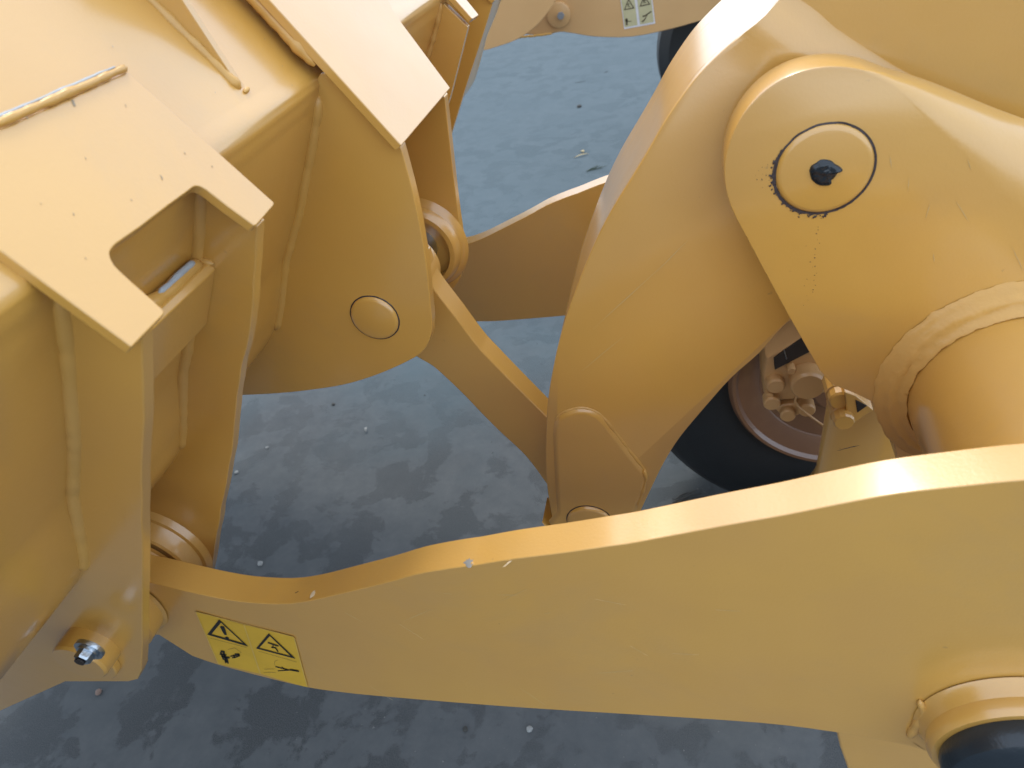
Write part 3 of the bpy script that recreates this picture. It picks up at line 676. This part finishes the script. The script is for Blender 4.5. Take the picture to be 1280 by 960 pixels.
bm = bmesh.new(); rows = []
for r, z in ((.135, -1.26), (.145, -1.275), (.150, -1.30), (.150, -1.7), (.19, -1.85), (.22, -2.1), (.22, -2.3)):
    rows.append([bm.verts.new((.575 + r * 1.07 * math.cos(2 * math.pi * i / 48), 1.66 + r * math.sin(2 * math.pi * i / 48), z + H)) for i in range(48)])
for a, b in zip(rows, rows[1:]):
    for i in range(48): bm.faces.new((a[i], a[(i + 1) % 48], b[(i + 1) % 48], b[i]))
bm.faces.new(rows[0]); bm.faces.new(rows[-1][::-1])
axle = ob('frame_casting', bm, M_paint, wheel, sharp=35)
b0 = px(cz([(680, 480), (740, 500), (840, 580), (706, 665), (690, 600)]), 1.44)
plate('slotted_bracket', b0, 1.44, .11, M_paint, axle, .003)
plate('bracket_slot', px(cz([(738, 520), (803, 553), (748, 592)]), 1.44), 1.4375, .004, M_hole, axle)
for q, Yq, r in (((655, 520), 1.46, .028), ((675, 635), 1.43, .026)):
    c = U(cz([q])[0], Yq)
    ob('bracket_bolt', lathe(c, [(r * 1.15, Yq + .08), (r * 1.15, Yq + .022), (r, Yq + .02), (r, Yq - .004), (r * .85, Yq - .01), (.0001, Yq - .01)], 12), M_paint, axle, sharp=25)
streak(V(cz([(640, 800)])[0], 1.50), V(cz([(760, 770)])[0], 1.49), .002, M_dirtgrease, axle)

# ================================================================== PARKED LOADER BEHIND
far = thing('parked_loader', (-.4, 6, 1.2), 'second yellow loader, paled by painted haze, parked behind with pale warning sticker on its arm', 'loader')
YF = 5.6
fa1 = [(560, -60), (625, 10), (650, 42), (680, 44), (700, 40), (718, 42), (745, 46), (790, 46), (840, 36), (880, 25), (930, 14), (1000, 0), (1100, -30), (1100, -160), (600, -160)]
plate('lift_arm', px(smooth(fa1[2:12], 3) + fa1[12:] + fa1[:2], YF), YF, .08, M_far, far, .006)
ob('pin_boss', lathe(U((699, 18), YF), [(.085, YF), (.085, YF - .03), (.075, YF - .035), (.0001, YF - .035)], 40), M_far, far, sharp=30)
ob('pin_bolt', lathe(U((702, 18), YF), [(.026, YF - .03), (.026, YF - .06), (.0001, YF - .06)], 6), plain('grey_bolt', (.25, .26, .27), .5), far, sharp=20)
plate('bracket_plate', px([(600, -80), (700, -20), (693, 4), (683, 18), (672, 31), (660, 41), (647, 49), (635, 54), (610, 62), (560, 70), (540, -80)], YF - .35), YF - .35, .03, M_far, far, .004)
weld([V((640, 47.5), YF - .03), V((665, 45), YF - .03), V((690, 42), YF - .03)], .008, far)
bm = bmesh.new()
zd = lambda pts: zz(pts, 16, 760, 0)
YE = YF - .003
flatpoly(zd([(205, -330), (325, 585), (945, 470), (840, -430)]), YE, bm)
fd = ob('warning_sticker', bm, M_decalwhite, far); fd['label'] = 'pale two-panel warning sticker with thin triangles'
for pp in ([(225, -300), (335, 545), (590, 500), (495, -345)], [(540, -350), (640, 490), (915, 440), (825, -400)]):
    bm = bmesh.new(); flatpoly(zd(pp), YE - .002, bm); ob('sticker_panel', bm, M_decalfar, fd)
symbol('triangle_mark', M_inkfar, fd, lambda b: tri(zd([(410, -30), (530, 165), (318, 205)]), zd([(412, 10), (498, 150), (345, 180)]), YE - .004, b))
symbol('triangle_mark', M_inkfar, fd, lambda b: tri(zd([(725, -100), (850, 90), (630, 135)]), zd([(728, -62), (815, 72), (660, 108)]), YE - .004, b))
for nm, L_ in (('crushing_mark', (([(385, 85), (430, 75)], .9), ([(405, 80), (400, 140)], .8), ([(405, 110), (440, 140)], .8))),
               ('crushing_mark', (([(700, 10), (755, 0)], 1.5), ([(720, 5), (715, 70)], .9), ([(722, 30), (760, 60)], .9))),
               ('standing_figure', (([(370, 380), (375, 490)], 2.6), ([(350, 410), (390, 405)], 1.6), ([(378, 430), (465, 425)], .9))),
               ('loader_mark', (([(860, 230), (790, 280), (735, 390), (690, 440)], 1.0), ([(860, 230), (715, 330)], 1.3), ([(735, 390), (670, 430)], .7), ([(700, 325), (735, 320)], 1.8)))):
    symbol(nm, M_inkfar, fd, *[(lambda b, p=p, w=w: stroke(zd(p), w, YE - .004, b)) for p, w in L_])
tc_ = U((935, 62), YF + .4)
fw = far
ob('tyre', lathe(tc_, [(.40, YF + .42), (.60, YF + .40), (.68, YF + .46), (.70, YF + .6), (.70, YF + .9), (.6, YF + 1.0), (.4, YF + 1.0)], 64), M_black, fw, sharp=35)
ob('rim', lathe(tc_, [(.41, YF + .44), (.41, YF + .41), (.38, YF + .42), (.35, YF + .55), (.0001, YF + .56)], 64), M_rim, fw, sharp=30)

# ================================================================== DEBRIS
def stone(q, r, m, lab, cat='stone', name='pebble', flat=.6, seed=0, group=None):
    c = G(*q); bm = bmesh.new(); bmesh.ops.create_icosphere(bm, subdivisions=2, radius=r)
    for v in bm.verts:
        v.co *= 1 + .35 * noise.noise(v.co / r * 1.1 + Vector((seed * 3, 0, 0))); v.co.z *= flat; v.co += c + Vector((0, 0, r * flat * .7))
    o = ob(name, bm, m, sharp=35); tag(o, lab, cat, group); return o
stone((326, 705), .013, M_stone, 'pale stone lying on the concrete just behind the near arm', seed=1)
stone((662, 912), .011, M_stone, 'small pale chip of stone on the concrete below the near arm', seed=2)
stone((582, 912), .010, M_darkbit, 'small dark pebble left of the pale stone chip below the near arm', seed=3)
stone((334, 560), .009, M_stone, 'tiny white pebble beside the lower edge of the centre bracket', seed=4)
stone((296, 591), .012, M_stone, 'tiny white pebble near the bracket edge', seed=5)
stone((724, 134), .028, M_darkbit, 'dark pebble in the middle of the far patch of concrete', seed=6)
stone((417, 506), .011, M_darkbit, 'dark pebble just under the centre bracket', seed=7)
stone((124, 866), .014, plain('brown_stone', (.22, .15, .12), .8), 'brownish pebble below the lower left bracket', seed=8)
def leaf(q, L, w, ang, m, lab, name, cat):
    c = G(*q, .004); bm = bmesh.new(); d = Vector((math.cos(ang), math.sin(ang), 0)); s = Vector((-d.y, d.x, 0)); rows = []
    for i in range(7):
        t = i / 6; ww = w * math.sin(math.pi * max(.03, min(.97, t)))
        p = c + d * (t - .5) * L + Vector((0, 0, .012 * math.sin(t * 3)))
        rows.append((bm.verts.new(p + s * ww + Vector((0, 0, .004))), bm.verts.new(p), bm.verts.new(p - s * ww + Vector((0, 0, .004)))))
    for a, b in zip(rows, rows[1:]):
        bm.faces.new((a[0], a[1], b[1], b[0])); bm.faces.new((a[1], a[2], b[2], b[1]))
    o = ob(name, bm, m, sharp=60); md = o.modifiers.new('solid', 'SOLIDIFY'); md.thickness = .001
    return tag(o, lab, cat)
leaf((458, 538), .045, .008, 1.9, M_stone, 'pale curled leaf on the concrete between bracket and link', 'dry_leaf', 'leaf')
leaf((727, 195), .16, .010, .5, M_leaf, 'pale straw-coloured twig on the far concrete by the arm', 'dry_twig', 'twig')
leaf((728, 190), .06, .02, 2.2, M_leaf, 'small yellow leaf on the far concrete above the pale twig', 'yellow_leaf', 'leaf')
def twigs(q, lab, n, L, m, name):
    c = G(*q, .004); bm = bmesh.new(); r = random.Random(q[0])
    for i in range(n):
        a = r.uniform(-.5, 1.0); p = c + Vector((r.uniform(-.05, .05), r.uniform(-.03, .03), .003)); pts = [p]
        for k in range(4): a += r.uniform(-.5, .5); p = p + Vector((math.cos(a), math.sin(a), r.uniform(-.1, .1))) * L / 4; p.z = max(p.z, .004); pts.append(p.copy())
        tube(pts, .003, bm, n=5)
    return tag(ob(name, bm, m, sharp=60), lab, 'twigs')
twigs((738, 214), 'sprig of dark green twigs on the concrete beside the far arm', 6, .16, M_green, 'green_sprig')
twigs((755, 68 + 23), 'thin dark twig curled on the far concrete', 1, .12, M_darkbit, 'curled_twig')
twigs((716, 104), 'thin dark curl of wire on the far concrete', 1, .14, M_darkbit, 'curled_wire')
twigs((846, 628), 'dark litter of twigs on the shaded concrete beside the crank foot', 9, .10, M_darkbit, 'twig_litter')
# loose grit: nobody could count it
bm = bmesh.new(); r = random.Random(3)
for i in range(700):
    q = Vector((r.uniform(-1.8, .8), r.uniform(.4, 5.5), 0)); s = abs(r.gauss(0, .0018)) + .0010
    vs3 = [bm.verts.new(q + Vector((s * a, s * b, s * c))) for a, b, c in ((1, 0, .3), (-.5, .9, .2), (-.6, -.8, .3), (0, 0, 1.1), (0, 0, -.1))]
    for f in ((0, 1, 3), (1, 2, 3), (2, 0, 3), (1, 0, 4), (2, 1, 4), (0, 2, 4)): bm.faces.new([vs3[j] for j in f])
gr = ob('grit', bm, plain('grit', (.10, .10, .10), .8, col2=(.22, .22, .21), cscale=9)); gr['kind'] = 'stuff'; tag(gr, 'fine loose grit scattered over the concrete', 'grit')
